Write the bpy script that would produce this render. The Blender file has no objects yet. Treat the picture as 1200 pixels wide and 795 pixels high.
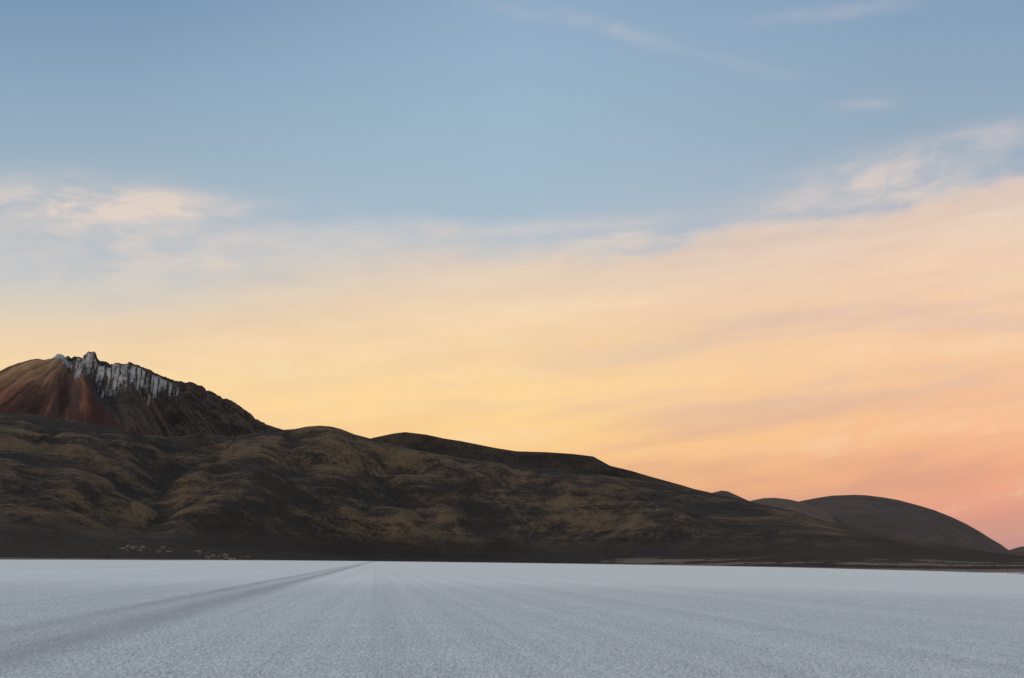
import bpy, math, numpy as np, random
from mathutils import Matrix, Vector
rng=np.random.default_rng(7); random.seed(5)
sc=bpy.context.scene
sc.view_settings.view_transform='Standard'; sc.view_settings.look='None'; sc.view_settings.exposure=0
COL=sc.collection
# ------------------------------------------------ camera
CH=2.0; FP=933.0
rho=math.atan(0.0125); pit=math.atan(261.5/933)
F=np.array([0,math.cos(pit),math.sin(pit)]); X0=np.array([1.,0,0]); U0=np.array([0,-math.sin(pit),math.cos(pit)])
R=math.cos(rho)*X0+math.sin(rho)*U0; U=-math.sin(rho)*X0+math.cos(rho)*U0
cam=bpy.data.cameras.new("camera"); camo=bpy.data.objects.new("camera",cam); COL.objects.link(camo)
M=Matrix(((R[0],U[0],-F[0],0),(R[1],U[1],-F[1],0),(R[2],U[2],-F[2],CH),(0,0,0,1))); camo.matrix_world=M
cam.sensor_width=36; cam.lens=FP*36/1200; cam.clip_end=80000; cam.clip_start=0.1; sc.camera=camo
def ray(px,py):
    d=F*FP+R*(px-600)+U*(397.5-py); return d
def azel(px,py):
    d=ray(px,py); return math.atan2(d[0],d[1]), d[2]/math.hypot(d[0],d[1])
def azp(px): return azel(px,659)[0]
def pq(px,py):   # sky position: degrees-like easting on the northern sky plane, elevation towards north
    d=ray(px,py); return math.degrees(d[0]/d[1]), math.degrees(math.atan2(d[2],d[1]))
def lin(c):
    return tuple(((v/255)/12.92 if v/255<=0.04045 else ((v/255+0.055)/1.055)**2.4) for v in c)+(1.0,)
# ------------------------------------------------ node helper
class NT:
    def __init__(s,t): s.t=t
    def n(s,ty,**k):
        x=s.t.nodes.new(ty)
        for a,b in k.items(): setattr(x,a,b)
        return x
    def set(s,inp,v):
        if isinstance(v,bpy.types.NodeSocket): s.t.links.new(v,inp)
        elif v is not None: inp.default_value=v
    def m(s,op,a,b=None,c=None,clamp=False):
        x=s.n('ShaderNodeMath',operation=op,use_clamp=clamp)
        for i,v in enumerate((a,b,c)): s.set(x.inputs[i],v)
        return x.outputs[0]
    def add(s,a,b): return s.m('ADD',a,b)
    def sub(s,a,b): return s.m('SUBTRACT',a,b)
    def mul(s,a,b): return s.m('MULTIPLY',a,b)
    def ss(s,v,lo,hi,a=0.,b=1.):
        x=s.n('ShaderNodeMapRange',interpolation_type='SMOOTHSTEP')
        for i,q in enumerate((v,lo,hi,a,b)): s.set(x.inputs[i],q)
        return x.outputs[0]
    def mr(s,v,lo,hi,a=0.,b=1.):
        x=s.n('ShaderNodeMapRange')
        for i,q in enumerate((v,lo,hi,a,b)): s.set(x.inputs[i],q)
        return x.outputs[0]
    def mix(s,f,a,b,bt='MIX'):
        x=s.n('ShaderNodeMix',data_type='RGBA',blend_type=bt)
        s.set(x.inputs[0],f); s.set(x.inputs[6],a); s.set(x.inputs[7],b); return x.outputs[2]
    def comb(s,a,b,c):
        x=s.n('ShaderNodeCombineXYZ')
        for i,q in enumerate((a,b,c)): s.set(x.inputs[i],q)
        return x.outputs[0]
    def sep(s,v):
        x=s.n('ShaderNodeSeparateXYZ'); s.set(x.inputs[0],v); return x.outputs
    def noise(s,v,scale,det=5,rough=.5,dist=0.,lac=2.):
        x=s.n('ShaderNodeTexNoise'); s.set(x.inputs['Vector'],v)
        x.inputs['Scale'].default_value=scale; x.inputs['Detail'].default_value=det
        x.inputs['Roughness'].default_value=rough; x.inputs['Distortion'].default_value=dist
        x.inputs['Lacunarity'].default_value=lac; return x.outputs[0]
    def ramp(s,f,stops,interp='LINEAR'):
        x=s.n('ShaderNodeValToRGB'); cr=x.color_ramp; cr.interpolation=interp
        stops=sorted(stops,key=lambda q:q[0])
        while len(cr.elements)<len(stops): cr.elements.new(0.5)
        for e,(p,c) in zip(cr.elements,stops): e.position=p
        for e,(p,c) in zip(cr.elements,stops): e.color=c
        s.set(x.inputs[0],f); return x.outputs[0]
    def attr(s,name):
        x=s.n('ShaderNodeAttribute',attribute_name=name); return x.outputs['Fac']
# ------------------------------------------------ world
w=bpy.data.worlds.new("World"); sc.world=w; w.use_nodes=True; w.node_tree.nodes.clear(); W=NT(w.node_tree)
tc=W.n('ShaderNodeTexCoord'); d=W.sep(tc.outputs['Generated'])
elt=W.mul(W.m('ARCSINE',d[2]),180/math.pi); azt=W.mul(W.m('ARCTAN2',d[0],d[1]),180/math.pi)
yy=W.m('MAXIMUM',d[1],.05)
el=W.mul(W.m('ARCTAN2',d[2],yy),180/math.pi)
az=W.mul(W.m('DIVIDE',d[0],yy),180/math.pi)
EL=W.m('DIVIDE',el,90.,clamp=True)
def er(px,pts): return [(max(0,pq(px,y)[1]/90),lin(c)) for y,c in pts]
ZEN=lin((114,131,153)); Z6=lin((120,145,167))
clearL=W.ramp(EL,[(1,ZEN),(.6,Z6)]+er(100,[(0,(122,151,180)),(60,(133,161,187)),(150,(149,173,192)),(250,(167,184,197)),(310,(181,191,200)),(345,(201,200,197)),(400,(236,215,186)),(460,(249,216,164)),(640,(240,190,138))]))
clearM=W.ramp(EL,[(1,ZEN),(.6,Z6)]+er(600,[(0,(142,170,197)),(70,(150,177,200)),(150,(156,182,201)),(270,(168,188,203)),(330,(205,203,198)),(400,(246,214,172)),(480,(250,211,155)),(640,(240,175,126))]))
clearR=W.ramp(EL,[(1,ZEN),(.6,Z6)]+er(1100,[(0,(132,160,188)),(70,(141,166,189)),(150,(150,171,190)),(220,(163,178,194)),(300,(205,192,190)),(400,(240,196,166)),(500,(243,184,146)),(600,(226,158,136)),(645,(188,146,144))]))
cL=W.ramp(EL,er(100,[(150,(192,195,202)),(225,(224,210,200)),(290,(194,197,202)),(345,(220,208,189)),(400,(244,216,178)),(450,(251,217,163)),(640,(242,192,142))]))
cM=W.ramp(EL,er(600,[(200,(190,196,205)),(275,(208,205,202)),(310,(227,210,192)),(350,(241,214,182)),(400,(249,216,170)),(450,(252,216,159)),(500,(252,211,147)),(640,(243,180,128))]))
cR=W.ramp(EL,er(1100,[(100,(175,182,195)),(195,(212,201,197)),(250,(232,209,191)),(300,(240,208,182)),(350,(243,206,174)),(400,(245,202,164)),(450,(246,196,154)),(500,(246,188,146)),(550,(240,175,138)),(600,(227,159,136)),(645,(192,147,144))]))
aL,aM,aR=[pq(x,397)[0] for x in (100,600,1100)]
fl=W.mr(az,aL,aM); fr=W.mr(az,aM,aR)
def b3(a,b,c): return W.mix(fr,W.mix(fl,a,b),c)
clear=b3(clearL,clearM,clearR); cloud=b3(cL,cM,cR)
u=az; v=W.sub(el,W.mul(W.m('POWER',W.m('MAXIMUM',W.add(az,30.),0.),2.),.0014))   # streaks level at left, drifting up to the right
warp=W.noise(W.comb(W.mul(az,.05),W.mul(el,.09),0.),1.,3,.5)
wv=W.mul(W.sub(warp,.5),5.)
n1=W.noise(W.comb(W.mul(u,.04),W.mul(W.add(v,wv),.16),3.),1.,6,.55)
n2=W.noise(W.comb(W.mul(u,.13),W.mul(W.add(v,wv),.60),9.),1.,6,.58)
n3=W.noise(W.comb(W.mul(u,.028),W.mul(W.add(v,W.mul(wv,.5)),.17),5.),1.,4,.5)
n4=W.noise(W.comb(W.mul(u,.24),W.mul(W.add(v,wv),.55),13.),1.,6,.58,.5)
n5=W.noise(W.comb(W.mul(u,.042),W.mul(W.add(v,W.mul(wv,.3)),.34),21.),1.,5,.54,.3)
edge=[(-200,335),(0,335),(200,325),(330,294),(500,282),(640,288),(700,284),(760,272),(900,252),(1050,234),(1200,196),(1350,160)]
eg=W.ramp(W.mr(az,-50.,50.),[((pq(x,y)[0]+50)/100,(pq(x,y)[1]/60,)*3+(1,)) for x,y in edge],'EASE')
eg=W.mul(W.sep(eg)[0],60.)
dd=W.sub(eg,el); dd=W.add(dd,W.mul(W.sub(n1,.5),6.)); dd=W.add(dd,W.mul(W.sub(n2,.5),4.2)); dd=W.add(dd,W.mul(W.sub(n4,.5),2.4))
lowsoft=W.ss(az,-14.,6.,4.6,1.25)
mask=W.ss(W.m('DIVIDE',dd,lowsoft),-.75,1.25)
def blob(px,py,rx,ry,tilt,s):
    a0,e0=pq(px,py); k=math.degrees(1/FP)
    da=W.sub(az,a0); de=W.sub(el,e0); t=math.radians(tilt)
    p=W.m('DIVIDE',W.add(W.mul(da,math.cos(t)),W.mul(de,math.sin(t))),rx*k)
    q=W.m('DIVIDE',W.sub(W.mul(de,math.cos(t)),W.mul(da,math.sin(t))),ry*k*.95)
    g=W.m('EXPONENT',W.mul(W.add(W.mul(p,p),W.mul(q,q)),-1.))
    return W.mul(g,s)
wis=W.ss(W.add(W.add(W.mul(n1,.3),W.mul(n2,.4)),W.mul(n4,.35)),.38,.68)
pl=None
for b in [(155,240,105,14,0,1.1),(60,228,120,26,-2,.65),(110,262,190,30,0,.5),(200,305,280,34,2,.42),(1050,196,130,22,12,.85),(1060,224,150,20,8,.85),(720,35,75,9,-12,.5),(590,8,60,8,-10,.3),(980,14,120,9,5,.3),(1015,122,40,8,4,.38),(1165,160,70,16,12,.5),(890,80,60,8,-10,.2),(560,270,170,12,3,.32),(720,262,90,8,4,.3)]:
    g=blob(*b); pl=g if pl is None else W.add(pl,g)
pm=W.mul(pl,W.add(W.mul(wis,1.15),.20))
pm=W.m('MINIMUM',pm,.85)
plumecol=W.mix(W.ss(el,20.,34.),(*lin((243,218,198))[:3],1),(*lin((196,193,199))[:3],1))
front=W.ss(W.m('ABSOLUTE',azt),78.,46.)
col=W.mix(pm,clear,plumecol)
col=W.mix(mask,col,cloud)
right=W.ss(az,-12.,20.)
stk=W.ss(W.add(W.add(W.mul(n5,.6),W.mul(n2,.2)),W.mul(n3,.2)),.46,.60)
sm=W.mul(W.mul(stk,mask),W.mr(right,0.,1.,.22,.50))
col=W.mix(sm,col,W.mix(W.ss(el,15.,5.),W.mix(right,(*lin((228,206,180))[:3],1),(*lin((216,190,176))[:3],1)),(*lin((208,156,136))[:3],1)))
brt=W.ss(W.add(W.mul(n5,.6),W.mul(n4,.4)),.48,.34)
col=W.mix(W.mul(W.mul(brt,mask),.28),col,(*lin((255,226,188))[:3],1))
band=W.mr(W.add(W.add(W.mul(n3,.45),W.mul(n2,.3)),W.mul(n4,.25)),.36,.64,.945,1.035)
bandc=W.mix(mask,(1,1,1,1),W.comb(band,W.m('POWER',band,1.5),W.m('POWER',band,1.3)))
col=W.mix(1.,col,bandc,'MULTIPLY')
EB=W.m('DIVIDE',elt,90.,clamp=True)
back=W.ramp(EB,[(0,lin((182,178,180))),(.08,lin((230,218,206))),(.2,lin((217,215,210))),(.45,lin((166,179,190))),(.7,Z6),(1,ZEN)])
col=W.mix(front,back,col)
bg=W.n('ShaderNodeBackground'); W.set(bg.inputs[0],col); bg.inputs[1].default_value=1.0
out=W.n('ShaderNodeOutputWorld'); W.t.links.new(bg.outputs[0],out.inputs[0])
# twilight glow lamp
sl=bpy.data.lights.new("sun","SUN"); sl.energy=0.52; sl.angle=math.radians(12); sl.color=(1,.88,.74)
so=bpy.data.objects.new("sun",sl); COL.objects.link(so)
sd=Vector((0.9,0.24,-0.44)); so.rotation_euler=sd.to_track_quat('-Z','Y').to_euler()
# ------------------------------------------------ numpy noise
P=rng.permutation(512); P=np.concatenate([P,P]); GA=rng.random(512)*2*np.pi; GX=np.cos(GA); GY=np.sin(GA)
def perl(x,y):
    xi=np.floor(x).astype(int); yi=np.floor(y).astype(int); xf=x-xi; yf=y-yi
    def g(i,j,a,b):
        h=P[(P[i&511]+j)&511]; return GX[h]*a+GY[h]*b
    sx=xf*xf*xf*(xf*(xf*6-15)+10); sy=yf*yf*yf*(yf*(yf*6-15)+10)
    a=g(xi,yi,xf,yf); b=g(xi+1,yi,xf-1,yf); c=g(xi,yi+1,xf,yf-1); e=g(xi+1,yi+1,xf-1,yf-1)
    return (a+(b-a)*sx)+((c+(e-c)*sx)-(a+(b-a)*sx))*sy
def fbm(x,y,o=5,g=.5):
    s=0;a=1
    for i in range(o): s=s+a*perl(x*2**i+i*17.3,y*2**i-i*9.1); a*=g
    return s*1.4
def ridged(x,y,o=5,g=.5):
    s=0;a=1;t=0
    for i in range(o): s=s+a*(1-np.abs(perl(x*2**i+i*7.3,y*2**i+i*5.7))*2.2); t+=a; a*=g
    return s/t
def sst(x,a,b):
    t=np.clip((x-a)/(b-a),0,1); return t*t*(3-2*t)
def up(a,shape):
    H,Wd=shape; h,w_=a.shape
    y=np.linspace(0,h-1,H); x=np.linspace(0,w_-1,Wd)
    yi=np.minimum(y.astype(int),h-2); xi=np.minimum(x.astype(int),w_-2); fy=(y-yi)[:,None]; fx=(x-xi)[None]
    A=a[yi][:,xi];B=a[yi][:,xi+1];C=a[yi+1][:,xi];D=a[yi+1][:,xi+1]
    return (A*(1-fx)+B*fx)*(1-fy)+(C*(1-fx)+D*fx)*fy
def blur(a,n=1):
    for _ in range(n):
        p=np.pad(a,1,mode='edge'); a=(p[:-2,1:-1]+p[2:,1:-1]+p[1:-1,:-2]+p[1:-1,2:]+4*p[1:-1,1:-1])/8
    return a
def erode(z,r,dth,an,nd,batches,steps=45,kc=.25,ke=.3,sm=.15):
    H,Wd=z.shape; z=z.copy(); flow=np.zeros(H*Wd); zf=z.ravel()
    for b in range(batches):
        u=rng.random(nd)*(Wd-3)+1; v=rng.random(nd)*(H-3)+1
        dx=np.zeros(nd);dy=np.zeros(nd);sp=np.ones(nd)*.6;wt=np.ones(nd);sed=np.zeros(nd)
        for s in range(steps):
            iu=u.astype(int);iv=v.astype(int);fu=u-iu;fv=v-iv;k=iv*Wd+iu
            cell=r[iv]*dth
            a=zf[k];bb=zf[k+1];c=zf[k+Wd];e=zf[k+Wd+1]
            gu=((bb-a)*(1-fv)+(e-c)*fv)/cell; gv=((c-a)*(1-fu)+(e-bb)*fu)/(cell*an)
            z0=a*(1-fu)*(1-fv)+bb*fu*(1-fv)+c*(1-fu)*fv+e*fu*fv
            dx=dx*.15-gu*.85;dy=dy*.15-gv*.85;l=np.hypot(dx,dy)+1e-9;dx/=l;dy/=l
            nu=np.clip(u+dx,1,Wd-2.01);nv=np.clip(v+dy/an,1,H-2.01)
            ju=nu.astype(int);jv=nv.astype(int);gu_=nu-ju;gv_=nv-jv;q=jv*Wd+ju
            z1=zf[q]*(1-gu_)*(1-gv_)+zf[q+1]*gu_*(1-gv_)+zf[q+Wd]*(1-gu_)*gv_+zf[q+Wd+1]*gu_*gv_
            dz=(z1-z0)/cell
            cap=np.maximum(-dz,.01)*sp*wt*kc
            dep=np.where(dz>0,np.minimum(dz,sed),np.maximum(sed-cap,0)*.3)
            er_=np.where((dz<=0)&(sed<cap),np.minimum((cap-sed)*ke,-dz),0)
            er_*= (z0>6)
            ch=(dep-er_); sed=np.maximum(sed-ch,0); ch=ch*cell
            ws=((1-fu)*(1-fv),fu*(1-fv),(1-fu)*fv,fu*fv)
            for o,wg in zip((0,1,Wd,Wd+1),ws): zf+=np.bincount(k+o,weights=ch*wg,minlength=H*Wd)
            if s%3==0: flow+=np.bincount(k,weights=wt,minlength=H*Wd)
            sp=np.sqrt(np.clip(sp*sp-dz*1.2,0.02,6)); wt*=.975; u,v=nu,nv
        z=zf.reshape(H,Wd); z=z*(1-sm)+blur(z)*sm; zf=z.ravel().copy()
    return zf.reshape(H,Wd),flow.reshape(H,Wd)
def tab(az_,pts): 
    xs=np.array([azp(p[0]) for p in pts]); ys=np.array([p[1] for p in pts],float); return np.interp(az_,xs,ys)
def crest(az_,pts):
    q=np.array([azel(*p) for p in pts]); return np.interp(az_,q[:,0],q[:,1])
def rawmesh(name,co,q):
    me=bpy.data.meshes.new(name); co=co.astype(np.float32)
    me.vertices.add(len(co)); me.vertices.foreach_set('co',co.ravel())
    me.loops.add(len(q)*4); me.loops.foreach_set('vertex_index',q.ravel().astype(np.int32))
    me.polygons.add(len(q)); me.polygons.foreach_set('loop_start',np.arange(0,len(q)*4,4,dtype=np.int32))
    me.polygons.foreach_set('use_smooth',np.ones(len(q),bool)); me.update(); me.validate()
    return me
def build(name,azr,rr,ncol,an,func,crpts,Dpts,label,nd=(9000,24000,30000),ba=(3,4,5),wn=.12,kc=.25,extra=None,jag=None,fine=1.5):
    a0,a1=azr; dth=(a1-a0)/(ncol-1); nr=int(math.log(rr[1]/rr[0])/(dth*an))+1
    az_=np.linspace(a0,a1,ncol); r=rr[0]*np.exp(np.arange(nr)*dth*an)
    A,Rr=np.meshgrid(az_,r); Z=func(A,Rr); tot=np.zeros_like(Z); flow=np.zeros_like(Z)
    for lv,(n_,b_) in zip((4,2,1),zip(nd,ba)):
        sh=(max(8,Z.shape[0]//lv),max(8,Z.shape[1]//lv)); zc=up(Z+tot,sh); rc=np.interp(np.linspace(0,nr-1,sh[0]),np.arange(nr),r)
        ze,fl_=erode(zc,rc,dth*(ncol/sh[1]),an,n_,b_,kc=kc*(fine if lv==1 else .8))
        tot+=up(ze-zc,Z.shape); flow+=up(fl_/(fl_.mean()+1e-9),Z.shape)
    Z=Z+tot
    T=crest(az_,crpts); D=tab(az_,Dpts)
    if jag: T=T+jag(az_)
    el_=(Z-CH)/Rr; win=np.abs(Rr/D-1)<.16
    mx=np.where(win,el_,-1).max(0); ratio=np.clip((T+1e-4)/np.maximum(mx,1e-4),.3,3)
    k=41; ker=np.hanning(k);ker/=ker.sum(); rs=np.convolve(np.pad(ratio,k//2,mode='edge'),ker,'valid')
    tt=sst(Rr,D*.35,D*.8)
    Z=np.where(Z>0,Z*(1+(rs[None]-1)*tt),Z)
    wd=np.exp(-((Rr/D-1)/wn*1.5)**2)
    for _ in range(3):
        mx=np.where(win,(Z-CH)/Rr,-1).max(0)
        Z=np.where(Z>0,Z+((T-mx)*Rr)*wd,Z)
    for _ in range(2):
        over=(Z-CH)/Rr-T[None]*np.where(np.abs(Rr/D-1)<wn*.4,1.,.99)
        Z=np.where(over>0,Z-over*Rr,Z)
    ed=sst(A,a0,a0+.05)*(1-sst(A,a1-.05,a1)); Z=Z*ed-3*(1-ed)
    Xw=Rr*np.sin(A);Yw=Rr*np.cos(A)
    H,Wd=Z.shape
    co=np.stack([Xw,Yw,Z],-1).reshape(-1,3)
    idx=np.arange(H*Wd).reshape(H,Wd); q=np.stack([idx[:-1,:-1],idx[:-1,1:],idx[1:,1:],idx[1:,:-1]],-1).reshape(-1,4)
    q=q[(co[q[:,0],2]>-2.6)|(co[q[:,2],2]>-2.6)]
    me=rawmesh(name,co,q)
    def at(nm,a): 
        x=me.attributes.new(nm,'FLOAT','POINT'); x.data.foreach_set('value',a.astype(np.float32).ravel())
    zb=blur(Z,6); cell=r[:,None]*dth
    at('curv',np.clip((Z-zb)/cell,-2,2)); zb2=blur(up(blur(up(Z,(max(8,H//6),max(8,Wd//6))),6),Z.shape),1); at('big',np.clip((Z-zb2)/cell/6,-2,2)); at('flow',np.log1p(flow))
    if extra: 
        for nm,a in extra(A,Rr,Z).items(): at(nm,a)
    ob=bpy.data.objects.new(name,me); COL.objects.link(ob); ob['label']=label; ob['kind']='structure'; ob['category']='hill'
    return ob,(az_,r,Z)
# ------------------------------------------------ foothills
Bc=[(-500,520),(-300,500),(0,484),(30,485),(60,489),(85,492),(110,498),(135,501),(160,509),(180,510),(200,513.5),(220,510),(240,508.5),(258,511),(275,512),(300,508),(330,504),(345,503),(360,500),(375,499),(388,500),(400,503),(415,509),(430,513),(480,526),(540,537),(620,547),(700,556),(760,564),(800,570),(835,578),(880,588),(930,599),(970,611),(1010,622),(1060,632),(1120,641),(1160,647),(1200,652),(1400,663),(1700,672)]
BD=[(-500,3600),(0,3600),(200,3900),(400,3900),(800,3900),(1000,3500),(1200,2900),(1700,2500)]
BS=[(-500,700),(0,530),(200,800),(330,1500),(440,2200),(620,2300),(800,1500),(1000,700),(1200,340),(1600,230)]
BT=[(-500,1800),(0,1750),(200,1950),(440,2650),(620,2700),(800,2300),(1000,1800),(1200,1600),(1700,1400)]
lines=[(455,.75,435,.3,130,-75),(215,.8,150,.18,130,-75),(60,.85,20,.25,110,-36),(330,.8,335,.25,90,-32),(600,.7,560,.2,110,-30),(760,.8,700,.2,100,-27),(870,.7,850,.2,100,-20),
       (250,.95,300,.2,150,50),(130,.9,90,.2,150,34),(375,.95,480,.15,170,46),(520,.9,650,.2,170,32),(700,.8,810,.2,160,24)]
def fB(A,Rr):
    X=Rr*np.sin(A);Y=Rr*np.cos(A)
    S=tab(A,BS)*(1+.05*fbm(X/300,Y/300,4)); D=tab(A,BD); T=tab(A,BT)*(1+.06*fbm(X/600+4,Y/600,3))
    Cz=CH+crest(A,Bc)*D
    ph=np.minimum(34,.026*(T-S)+2)*np.clip(Cz/250,.3,1); pl=np.where(Rr<S,-(S-Rr)*.03,ph*np.clip((Rr-S)/(T-S),0,1.5)**1.25)
    pl=np.maximum(pl,-4)
    t=(Rr-T)/(D-T); tc_=np.clip(t,0,1); sh=.6*tc_+.4*sst(tc_,-.15,1.12)
    sh=np.where(tc_>0,sh-sst(0,-.15,1.12)*.4*(1-tc_),0)*sst(tc_,-.25,.35)
    plc=np.minimum(pl,ph*1.1)
    z=plc+(Cz-ph)*np.maximum(sh,0)
    z=np.where(t>1,plc+(Cz-ph)*np.exp(-((t-1)*1.6)**2),z)
    env=np.clip(tc_*3,0,1)*np.clip((1.12-tc_)*3,0,1)*np.clip(Cz/300,0.1,1.2)
    wx=X+130*fbm(X/600,Y/600,4);wy=Y+130*fbm(X/600+30,Y/600,4)
    for a,ta,b,tb,wd,h in lines:
        f=np.clip((ta-t)/(ta-tb),0,1.2); ac=azp(a)+(azp(b)-azp(a))*f+.012*np.sin(f*7+a)
        dm=(A-ac)*Rr+70*fbm(X/260+a,Y/260,3); l=np.exp(-np.abs(dm/wd)**1.4)*sst(t,tb-.18,tb+.15)*(1-sst(t,ta,ta+.2))
        z=z+h*l*np.clip(Cz/300,.2,1.)
    # ravines mostly running down towards the flat
    z=z+env*(24*(ridged(wx/1000,wy/2200,3,.42)-.55)+14*(ridged(wx/260,wy/900,4,.5)-.5)+4*fbm(wx/110,wy/200,4,.5))
    z=z+np.where(Rr>S,1.,0)*1.2*np.clip((Rr-S)/100,0,1)*fbm(X/60,Y/60,4)
    return z
hillB,gB=build("foothills",(math.radians(-46),math.radians(46)),(220,5200),1350,1.6,fB,Bc,BD,"dark brown eroded foothills with tan dry grass above a salt flat",nd=(3500,16000,60000),ba=(2,4,6),kc=.13,fine=2.0)
# ------------------------------------------------ darker ridge behind
Cc=[(300,560),(380,530),(425,516),(445,511.5),(462,508),(475,506.5),(500,509.5),(520,514),(540,517),(560,521),(580,525),(605,529),(640,530),(670,532),(695,535),(706,541),(715,546),(740,552),(760,558),(800,569),(835,580),(900,600),(960,640)]
CD=[(300,5000),(960,5000)]
def fC(A,Rr):
    X=Rr*np.sin(A);Y=Rr*np.cos(A); Cz=CH+crest(A,Cc)*5000; t=(Rr-3700)/1300; tc_=np.clip(t,0,1)
    z=Cz*(.5*tc_+.5*tc_**2); z=np.where(t>1,Cz*np.exp(-((t-1)*1.8)**2),z)
    e=np.clip(tc_*3,0,1)*np.clip(Cz/400,0,1)
    return z+e*(60*(ridged(X/900,Y/900,4,.4)-.55)+15*fbm(X/200,Y/200,4))
hillC,_=build("ridge",(azp(300),azp(960)),(3700,6600),560,1.6,fC,Cc,CD,"dark ridge with a flat-topped crest rising behind the foothills",nd=(3000,8000,14000),ba=(2,3,3),kc=.15)
# ------------------------------------------------ volcano
Ac=[(-500,520),(-250,490),(-80,455),(-20,438),(0,433),(12,427),(22,423.5),(34,420),(44,418),(52,419.5),(60,418.5),(64,416.5),(67,413),(71,412.5),(74,414),(77,416.5),(80,415),(84,417.5),(88,416),(93,417),(97,417.5),(99,413.5),(102,412.5),(104,410),(107,411),(110,410),(113,413),(115,418.5),(118,421.5),(124,421),(130,424),(136,422.8),(143,424.8),(150,423.8),(157,426.5),(163,428.2),(168,431),(174,432.8),(180,436.5),(186,438.8),(192,442),(198,443.3),(206,446),(214,447),(222,448.5),(228,449.5),(236,452.5),(244,457),(252,461.5),(262,466),(272,470),(282,477),(292,484),(302,492),(316,499),(330,503),(360,516),(420,545),(480,600)]
AD=[(-500,6500),(480,6500)]
def jagA(a):
    xa=600+FP*np.tan(a); n=fbm(a*190,a*0+3.3,5,.62)
    return n*(.8*sst(xa,56,64)*(1-sst(xa,118,124))+.7*sst(xa,112,120)*(1-sst(xa,240,330))+.3)/FP
CA,CR=azp(44),6330.  # apex of the red cone
def cone_h(A,Rr):
    X=Rr*np.sin(A);Y=Rr*np.cos(A); dx=X-CR*math.sin(CA); dy=Y-CR*math.cos(CA)
    rad=np.hypot(dx,dy); ph=np.arctan2(dx+8*fbm(X/200,Y/200,3),-dy)
    sp=ridged(ph*2.8+3.3,rad/2600,4,.5)-.55
    return 1620-.62*rad+sp*np.clip(rad*.28,0,170), ph, rad
def fA(A,Rr):
    X=Rr*np.sin(A);Y=Rr*np.cos(A); Cz=CH+crest(A,Ac)*6500; t=(Rr-4300)/2200; tc_=np.clip(t,0,1)
    z=Cz*(.42*tc_+.58*tc_**2.2); z=np.where(t>1,Cz*np.exp(-((t-1)*2)**2),z)
    ac=azp(125); da=(A-ac)/.078; z=z-330*np.exp(-(da**2))*np.exp(-(((Rr-5960)/340)**2))
    sx,sy=6500*math.sin(azp(140)),6500*math.cos(azp(140)); dx=X-sx+50*fbm(X/300,Y/300,3); dy=Y-sy; rad=np.hypot(dx,dy); ph=np.arctan2(dx,-dy)
    e=np.clip(tc_*3,0,1)
    z=z+e*(ridged(ph*2.3,rad/1800,5,.52)-.52)*np.clip(rad*.32-40,4,270)+e*np.clip(rad/15,8,26)*fbm(X/150,Y/150,5,.55)
    c,_,_=cone_h(A,Rr)
    return np.maximum(z,c-np.clip((A-azp(100))*6500*.8,0,900))
def exA(A,Rr,Z):
    X=Rr*np.sin(A);Y=Rr*np.cos(A); el_=(Z-CH)/Rr; T=crest(A,Ac); dn=(T-el_)*FP   # drop below the crest line
    n=fbm(X/150,Y/150,5,.55); n2=fbm(A*380+n*.6,Z/360,5,.62); n6=fbm(A*90+5,Z/300,4,.55)
    xa=600+FP*np.tan(A)
    c,ph,rad=cone_h(A,Rr) 
    dpt=np.interp(xa,[36,50,90,130,165,195,240],[8,18,34,42,36,19,5])
    pale=sst(xa+n*4,42,48)*(1-sst(xa+n*22,160,265))*(1-sst(dn+n*6+n6*14,dpt*.35,dpt*1.2+4))
    pale=pale*np.clip(.84+.95*n2+.35*n,0,1.15)
    rock=((dn<6.5+2*n2)&(xa>64)&(xa<118)).astype(float)*(1-((xa>75)&(xa<97)&(dn>2.5)))
    rock=np.maximum(rock,((dn<2.2+2*n2)&(xa>=118)&(xa<250))*1.)
    edge_=xa-(44+ np.maximum(dn-3,0)*1.42)
    red=(1-sst(edge_+n*6,0,7))*(1-sst(dn+n*15,74,102))
    pn=fbm(ph*7+2,rad/2600,4,.6); pm_=fbm(ph*4+9,rad/2600,3,.5)
    stripe=sst(pn,-.25,.35)
    och=np.exp(-((ph+.02+.10*n)/.36)**2)*(1-sst(rad+n*90,350,1100))+.9*np.exp(-((ph+.75+.1*n)/.20)**2)*(1-sst(rad,300,800))
    och2=np.exp(-((ph-.80+.08*n)/.10)**2)*sst(rad,80,200)*(1-sst(rad,800,1100))
    return dict(pale=pale*(1-rock)*(1-red*.9),red=red,ochre=np.clip(och*1.1+.8*och2,0,1)*red,rock=rock,stripe=stripe,mauve=sst(pm_,.1,.4)*red)
volc,_=build("volcano",(math.radians(-41),azp(450)),(4300,8600),1200,1.4,fA,Ac,AD,"craggy volcano with red slopes and pale snow-streaked crater wall",nd=(2000,6000,24000),ba=(2,3,4),wn=.03,kc=.08,extra=exA,jag=jagA)
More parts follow.
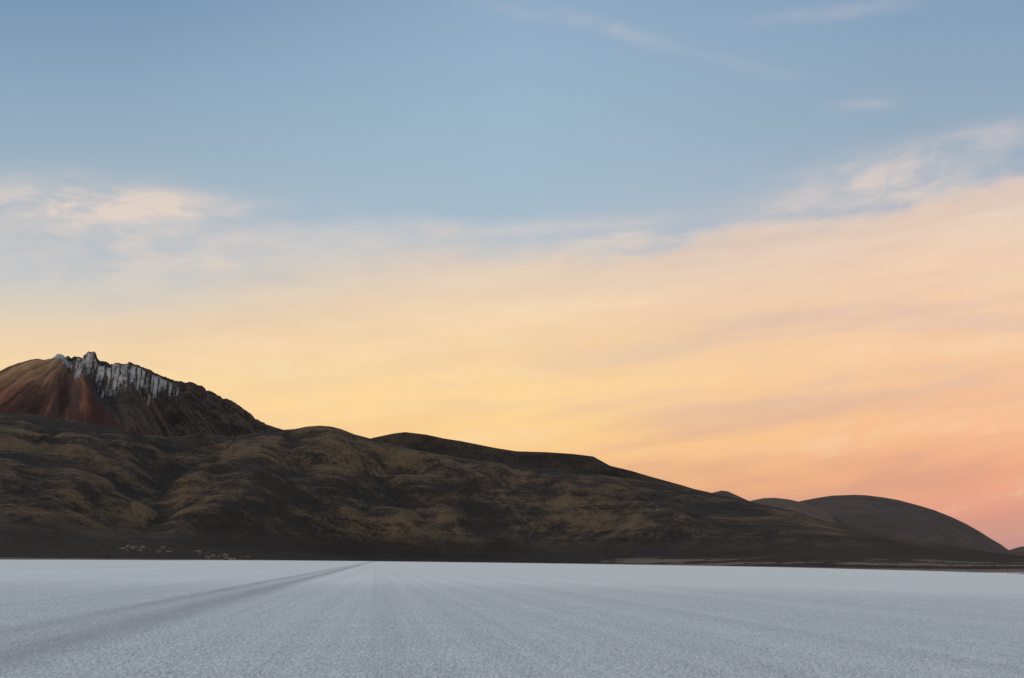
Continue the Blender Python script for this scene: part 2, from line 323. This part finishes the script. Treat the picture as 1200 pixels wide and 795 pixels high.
# ------------------------------------------------ far hills
def simple(name,cr,Dd,a,b,label,amp=25):
    def f(A,Rr):
        X=Rr*np.sin(A);Y=Rr*np.cos(A); Cz=CH+crest(A,cr)*Dd; t=(Rr-Dd*.72)/(Dd*.28); tc_=np.clip(t,0,1)
        z=Cz*(.7*tc_+.3*sst(tc_,0,1)); z=np.where(t>1,Cz*np.exp(-((t-1)*1.5)**2),z)
        e=np.clip(tc_*3,0,1)*np.clip(Cz/400,0,1)
        return z+e*(amp*2*(ridged(X/1100,Y/1100,4)-.55)+amp*.3*fbm(X/200,Y/200,4))
    return build(name,(azp(a),azp(b)),(Dd*.72,Dd*1.35),360,1.6,f,cr,[(a,Dd),(b,Dd)],label,nd=(1500,4000,8000),ba=(2,3,3),kc=.15)[0]
D1=simple("distant_hill",[(700,640),(790,596),(815,584),(835,577.5),(846,575),(853,576),(862,580),(875,586),(900,597),(940,620)],6800,700,940,"small dark pointed hill behind the long ridge",12)
D2=simple("distant_hill",[(820,645),(880,610),(920,592),(940,587),(958,583.5),(975,581),(1000,580),(1015,580.5),(1035,583),(1052,586),(1075,592),(1095,598),(1115,606),(1132,614),(1148,623),(1162,632),(1178,641),(1200,652),(1240,660)],8500,820,1240,"broad rounded brown hill behind the shore",20)
D4=simple("distant_hill",[(760,640),(840,599),(868,590),(882,586.5),(895,584),(908,583.5),(925,585.5),(945,590),(965,598),(990,612),(1030,636)],7500,760,1030,"low paler brown hill shoulder beside the rounded hill",18)
D3=simple("distant_hill",[(1120,664),(1165,652),(1182,645),(1195,641),(1215,639),(1260,636),(1330,642),(1400,655),(1460,668)],11500,1120,1460,"low far blue-grey hill on the horizon",14)
# ------------------------------------------------ materials for terrain
def base(name,rough=.95):
    m=bpy.data.materials.new(name); m.use_nodes=True; m.node_tree.nodes.clear(); t=NT(m.node_tree)
    b=t.n('ShaderNodeBsdfPrincipled'); b.inputs['Roughness'].default_value=rough; b.inputs['Specular IOR Level'].default_value=.1
    o=t.n('ShaderNodeOutputMaterial'); t.t.links.new(b.outputs[0],o.inputs[0]); return m,t,b
def bump(t,b,h,dist,st=1.):
    x=t.n('ShaderNodeBump'); x.inputs['Distance'].default_value=dist; x.inputs['Strength'].default_value=st
    t.set(x.inputs['Height'],h); t.t.links.new(x.outputs[0],b.inputs['Normal'])
def terrain_mat(name,dark,mid,tan,plain=None,volcano=False,tanamt=1.,gulamt=.4,bd=7.):
    m,t,b=base(name); g=t.n('ShaderNodeNewGeometry'); pos=g.outputs['Position']; p=t.sep(pos)
    n1=t.noise(pos,.0018,6,.6,.8); n2=t.noise(pos,.008,7,.66,.5); n3=t.noise(pos,.06,5,.68); 
    st=t.noise(t.comb(t.mul(p[0],.0016),t.mul(p[1],.0016),t.mul(p[2],.04)),1.,5,.6,.4)
    curv=t.attr('curv'); big=t.attr('big')
    k=t.add(t.add(t.mul(n2,.45),t.mul(n3,.4)),t.mul(st,.15))
    c=t.mix(t.ss(k,.38,.62),dark,mid)
    tm=t.add(t.add(t.mul(n1,.60),t.mul(n2,.46)),t.mul(st,.22)); tm=t.add(tm,t.mul(big,.12)); tm=t.add(tm,t.mul(curv,.14)); tm=t.add(tm,t.mul(t.sub(n3,.5),.4))
    tm=t.mul(t.ss(tm,.59,.80),tanamt)
    if plain: tm=t.mul(tm,t.ss(p[2],35.,110.,.25,1.))
    c=t.mix(tm,c,tan)
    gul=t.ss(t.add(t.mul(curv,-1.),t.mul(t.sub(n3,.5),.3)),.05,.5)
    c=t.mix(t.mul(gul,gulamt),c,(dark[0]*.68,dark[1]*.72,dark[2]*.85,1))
    spk=t.noise(pos,.22,4,.75); c=t.mix(1.,c,t.mix(t.ss(spk,.35,.65),(.68,.68,.70,1),(1.32,1.3,1.28,1)),'MULTIPLY')
    if plain:
        lowm=t.ss(t.add(p[2],t.mul(t.sub(n2,.5),70.)),70.,15.)
        pc=t.mix(t.ss(n2,.4,.65),plain,(plain[0]*.62,plain[1]*.62,plain[2]*.64,1))
        c=t.mix(t.mul(lowm,.75),c,pc)
        sn=t.noise(t.comb(t.mul(p[0],.004),t.mul(p[1],.0016),0.),1.,5,.6)
        salt=t.mul(t.ss(sn,.50,.57),t.mul(t.ss(p[2],26.,8.),t.ss(p[0],50.,350.)))
        c=t.mix(t.mul(salt,.6),c,(.30,.235,.19,1))
        rim=t.ss(t.add(p[2],t.mul(t.sub(n3,.5),1.0)),1.4,.4); c=t.mix(t.mul(rim,.7),c,(.24,.175,.135,1))
    if volcano:
        sk=t.noise(pos,.012,6,.65,.5); stp=t.attr('stripe')
        rc=t.mix(t.ss(t.add(t.mul(sk,.35),t.mul(stp,.65)),.15,.85),(.075,.036,.031,1),(.25,.105,.064,1))
        rc=t.mix(t.mul(t.attr('mauve'),.65),rc,(.115,.080,.076,1))
        rc=t.mix(t.mul(t.attr('ochre'),t.mr(sk,.35,.6,.7,1.)),rc,(.46,.28,.16,1))
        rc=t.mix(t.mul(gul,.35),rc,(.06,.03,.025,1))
        c=t.mix(t.attr('red'),c,rc)
        pa=t.ss(t.add(t.attr('pale'),t.mul(t.sub(t.noise(pos,.03,6,.7),.5),.9)),.35,1.05)
        c=t.mix(t.mul(pa,.88),c,t.mix(t.ss(sk,.4,.6),(.34,.315,.30,1),(.54,.525,.52,1)))
        c=t.mix(t.mul(t.attr('rock'),.9),c,(.040,.034,.033,1))
    t.set(b.inputs['Base Color'],c)
    bump(t,b,t.add(t.mul(n3,.8),t.mul(t.noise(pos,.02,6,.65),1.6)),bd,.75)
    return m
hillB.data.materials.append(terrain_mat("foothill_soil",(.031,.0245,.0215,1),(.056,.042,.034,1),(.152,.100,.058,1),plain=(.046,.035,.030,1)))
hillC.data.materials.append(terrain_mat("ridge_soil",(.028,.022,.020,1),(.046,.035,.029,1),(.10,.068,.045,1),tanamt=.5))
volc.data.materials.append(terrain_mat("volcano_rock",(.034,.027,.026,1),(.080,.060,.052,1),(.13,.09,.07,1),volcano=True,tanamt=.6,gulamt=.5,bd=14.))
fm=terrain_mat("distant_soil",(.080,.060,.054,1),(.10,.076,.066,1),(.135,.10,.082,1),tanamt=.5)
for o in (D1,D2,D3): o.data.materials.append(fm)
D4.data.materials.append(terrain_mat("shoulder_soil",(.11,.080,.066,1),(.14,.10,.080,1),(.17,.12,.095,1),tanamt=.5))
# ------------------------------------------------ salt flat: one sheet, crust relief modelled near the viewer
ta=azp(443)
azs=np.concatenate([np.linspace(-math.pi,math.radians(-40),30)[:-1],np.arange(math.radians(-40),math.radians(40),.0012),np.linspace(math.radians(40.2),math.pi,30)])
rs_=np.concatenate([np.geomspace(.4,10.8,8)[:-1],10.8*np.exp(np.arange(0,math.log(95/10.8),.0028)),np.geomspace(100,45000,40)])
A,Rr=np.meshgrid(azs,rs_); X=Rr*np.sin(A); Y=Rr*np.cos(A)
acr=X*math.cos(ta)-Y*math.sin(ta)
lane=np.maximum(np.exp(-((acr+9.9)/.7)**2),np.exp(-((acr+7.7)/.9)**2))
hb=.5+.5*np.clip(fbm(X*12,Y*12,3,.65)*1.3,-1,1); hb2=np.clip(ridged(X*3.1+9,Y*3.1,2,.5),0,1); hb3=.5+.5*fbm(X*.5,Y*.5,2)
fade=(1-sst(Rr,55,92))*sst(Rr,9,11)*(1-sst(np.abs(A),math.radians(37),math.radians(39.5)))
Z=-(.058*(1-hb)+.012*(1-hb2)+.010*(1-hb3))*fade*(1-.5*lane)-.004
idx=np.arange(A.size).reshape(A.shape); q=np.stack([idx[:-1,:-1],idx[:-1,1:],idx[1:,1:],idx[1:,:-1]],-1).reshape(-1,4)
salt=bpy.data.objects.new("salt_flat",rawmesh("salt_flat",np.stack([X,Y,Z],-1).reshape(-1,3),q)); COL.objects.link(salt)
salt['kind']='structure'; salt['label']="vast flat white salt crust with fine granular texture"; salt['category']='ground'
m,t,b=base("salt_crust",.8); b.inputs['Specular IOR Level'].default_value=.2
g=t.n('ShaderNodeNewGeometry'); pos=g.outputs['Position']; p=t.sep(pos)
al=t.add(t.mul(p[0],math.sin(ta)),t.mul(p[1],math.cos(ta))); ac=t.sub(t.mul(p[0],math.cos(ta)),t.mul(p[1],math.sin(ta)))
gr=t.noise(pos,18.,4,.78); gr2=t.noise(pos,3.,4,.65); gr3=t.noise(pos,.35,4,.6)
stz=t.noise(t.comb(ac,t.mul(al,.005),0.),.8,6,.70)
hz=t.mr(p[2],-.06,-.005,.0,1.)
c=t.mix(t.ss(gr,.38,.56),(.65,.66,.655,1),(.955,.965,.945,1))
c=t.mix(1.,c,t.mix(t.ss(gr2,.3,.7),(.97,.97,.97,1),(1.02,1.02,1.02,1)),'MULTIPLY')
c=t.mix(1.,c,t.mix(t.ss(stz,.36,.62),(.915,.915,.92,1),(1.02,1.02,1.02,1)),'MULTIPLY')
c=t.mix(1.,c,t.mix(t.ss(gr3,.35,.65),(.98,.98,.98,1),(1.01,1.01,1.01,1)),'MULTIPLY')
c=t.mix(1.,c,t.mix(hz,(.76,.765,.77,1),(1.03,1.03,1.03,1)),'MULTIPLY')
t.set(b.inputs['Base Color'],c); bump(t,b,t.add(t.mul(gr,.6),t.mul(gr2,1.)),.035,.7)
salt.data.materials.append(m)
def grid(name,xs,ys,z=0):
    me=bpy.data.meshes.new(name); vs=[(x,y,z) for y in ys for x in xs]; n=len(xs)
    fs=[(j*n+i,j*n+i+1,(j+1)*n+i+1,(j+1)*n+i) for j in range(len(ys)-1) for i in range(n-1)]
    me.from_pydata(vs,[],fs); o=bpy.data.objects.new(name,me); COL.objects.link(o); return o
# ------------------------------------------------ vehicle track
trk=grid("vehicle_track",[-13.5,-11,-9,-7,-4],[-60,0,60,200,700,1500,2150]); trk.location=(0,0,.004); trk.rotation_euler=(0,0,-ta)
trk['kind']='structure'; trk['label']="grey worn vehicle track crossing the white salt flat"; trk['category']='track'
m,t,b=base("worn_salt",.8); tcn=t.n('ShaderNodeTexCoord'); o_=tcn.outputs['Object']; p=t.sep(o_)
wob=t.mul(t.sub(t.noise(t.comb(0.,t.mul(p[1],.02),0.),1.,3,.5),.5),.5)
x=t.add(p[0],t.add(wob,t.mul(t.sub(t.noise(o_,1.5,4,.7),.5),.6)))
def lanef(c0,w_,s): 
    dq=t.m('DIVIDE',t.sub(x,c0),w_); return t.mul(t.m('EXPONENT',t.mul(t.mul(dq,dq),-1.)),s)
a=t.add(lanef(-10.0,.60,.46),lanef(-7.6,.85,.54)); a=t.add(a,lanef(-8.8,1.9,.17)); 
st=t.noise(t.comb(t.mul(p[0],2.),t.mul(p[1],.08),0.),1.,5,.65); gn=t.noise(o_,10.,4,.75)
a=t.mul(a,t.mr(st,.3,.7,.7,1.1)); a=t.mul(a,t.mr(gn,.3,.7,.40,1.25)); a=t.mul(a,t.mr(p[1],10.,60.,.82,1.)); a=t.m('MINIMUM',t.mul(a,.68),.9)
b.inputs['Base Color'].default_value=(.32,.335,.35,1); t.set(b.inputs['Alpha'],a)
trk.data.materials.append(m)
# ------------------------------------------------ village houses
az_,r_,ZB=gB
def zat(A,rr):
    i=np.clip(np.searchsorted(az_,A),1,len(az_)-1); j=np.clip(np.searchsorted(r_,rr),1,len(r_)-1)
    fa=(A-az_[i-1])/(az_[i]-az_[i-1]); fr_=(rr-r_[j-1])/(r_[j]-r_[j-1])
    return float((ZB[j-1,i-1]*(1-fa)+ZB[j-1,i]*fa)*(1-fr_)+(ZB[j,i-1]*(1-fa)+ZB[j,i]*fa)*fr_)
def hmat(name,c1,c2):
    m,t,b=base(name,.9); g=t.n('ShaderNodeNewGeometry'); n=t.noise(g.outputs['Position'],.8,4,.6)
    t.set(b.inputs['Base Color'],t.mix(t.ss(n,.35,.65),c1,c2)); return m
wm=[hmat("adobe_wall",(.12,.078,.058,1),(.17,.115,.085,1)),hmat("plaster_wall",(.24,.19,.16,1),(.32,.26,.22,1))]
rm=[hmat("rusty_roof",(.10,.060,.048,1),(.14,.085,.065,1)),hmat("tin_roof",(.15,.14,.14,1),(.2,.19,.19,1))]
dm=hmat("dark_opening",(.02,.02,.02,1),(.03,.03,.03,1))
def house_mesh(k,L_,Wd,h):
    me=bpy.data.meshes.new("house"); l=L_/2;w2=Wd/2;e=.4;rt=h+Wd*.28
    v=[(-l,-w2,-1),(l,-w2,-1),(l,w2,-1),(-l,w2,-1),(-l,-w2,h),(l,-w2,h),(l,w2,h),(-l,w2,h),(-l,0,rt),(l,0,rt)]
    f=[(0,1,5,4),(1,2,6,9,5),(2,3,7,6),(3,0,4,8,7)]; mi=[0]*4
    s=Wd*.28/w2; y=w2+e; zz=h-e*s+.08
    b0=len(v); v+=[(-l-e,-y,zz),(l+e,-y,zz),(l+e,0,rt+.08),(-l-e,0,rt+.08),(l+e,y,zz),(-l-e,y,zz)]
    f+=[(b0,b0+1,b0+2,b0+3),(b0+3,b0+2,b0+4,b0+5)]; mi+=[1,1]
    for x0,x1,z0,z1 in [(-.5,.5,0,2.1),(-l*.7,-l*.7+1.1,1,2),(l*.5,l*.5+1.1,1,2)]:
        b0=len(v); q=-w2-.03; v+=[(x0,q,z0),(x1,q,z0),(x1,q,z1),(x0,q,z1)]; f.append((b0,b0+1,b0+2,b0+3)); mi.append(2)
    me.from_pydata(v,[],f); me.materials.append(wm[k%2]); me.materials.append(rm[(k//2)%2]); me.materials.append(dm)
    for p_,i in zip(me.polygons,mi): p_.material_index=i
    return me
hm=[house_mesh(0,6.5,4.4,2.4),house_mesh(1,5.5,4,2.4),house_mesh(2,6,4.2,2.5),house_mesh(3,5,3.6,2.3)]
labs=["small brown adobe house with rusty gabled roof by the shore","small pale plastered house with rusty gabled roof","small adobe house with grey tin gabled roof","small pale plastered house with grey tin roof"]
for i in range(34):
    px=random.choice([random.gauss(262,24),random.gauss(165,25),random.uniform(90,310)]); A=azp(px); rr=random.uniform(1150,1480)
    k=random.choice([0,0,1,2,2,3]); o=bpy.data.objects.new("house",hm[k]); COL.objects.link(o)
    o.location=(rr*math.sin(A),rr*math.cos(A),zat(A,rr)+.1); o.rotation_euler=(0,0,random.uniform(-.5,.5)+(1.57 if random.random()<.3 else 0))
    o['label']=labs[k]; o['category']="house"; o['group']="village houses at the foot of the hills"
# ------------------------------------------------ shrubs and boulders along the shore
vs=[];fs=[]
pts8=[(1,0,0),(.7,.7,.1),(0,1,0),(-.7,.7,.05),(-1,0,0),(-.7,-.7,.1),(0,-1,0),(.7,-.7,0)]
for i in range(4500):
    px=random.uniform(-40,1240); A=azp(px); S=float(tab(A,BS)); T=float(tab(A,BT)); rr=S*1.03+(T-S)*random.random()**.9
    z=zat(A,rr); 
    if z<.4: continue
    s=random.uniform(.2,.5)*min(1.5,(rr/800)**.6)*random.choice([1,1,1,1.5]); b0=len(vs); cx,cy=rr*math.sin(A),rr*math.cos(A)
    for ring,(k,zz) in enumerate([(1,0-.2),(1.1,.45),(.6,1.0)]):
        for x_,y_,q in pts8: j=random.uniform(.75,1.2); vs.append((cx+x_*s*k*j,cy+y_*s*k*j,z+s*zz*random.uniform(.8,1.2)))
    vs.append((cx,cy,z+s*1.15))
    for ring in range(2):
        for q in range(8): a_=b0+ring*8+q; b_=b0+ring*8+(q+1)%8; fs.append((a_,b_,b_+8,a_+8))
    for q in range(8): fs.append((b0+16+q,b0+16+(q+1)%8,b0+24))
me=bpy.data.meshes.new("shrubs"); me.from_pydata(vs,[],fs); o=bpy.data.objects.new("shrubs",me); COL.objects.link(o)
o['kind']='stuff'; o['label']="low dry shrubs and rocks scattered along the shore"; o['category']='shrubs'
m,t,b=base("shrub_leaves"); g=t.n('ShaderNodeNewGeometry'); n=t.noise(g.outputs['Position'],.05,4,.7)
t.set(b.inputs['Base Color'],t.ramp(n,[(.35,(.028,.022,.018,1)),(.55,(.055,.042,.032,1)),(.72,(.09,.07,.055,1))])); me.materials.append(m)
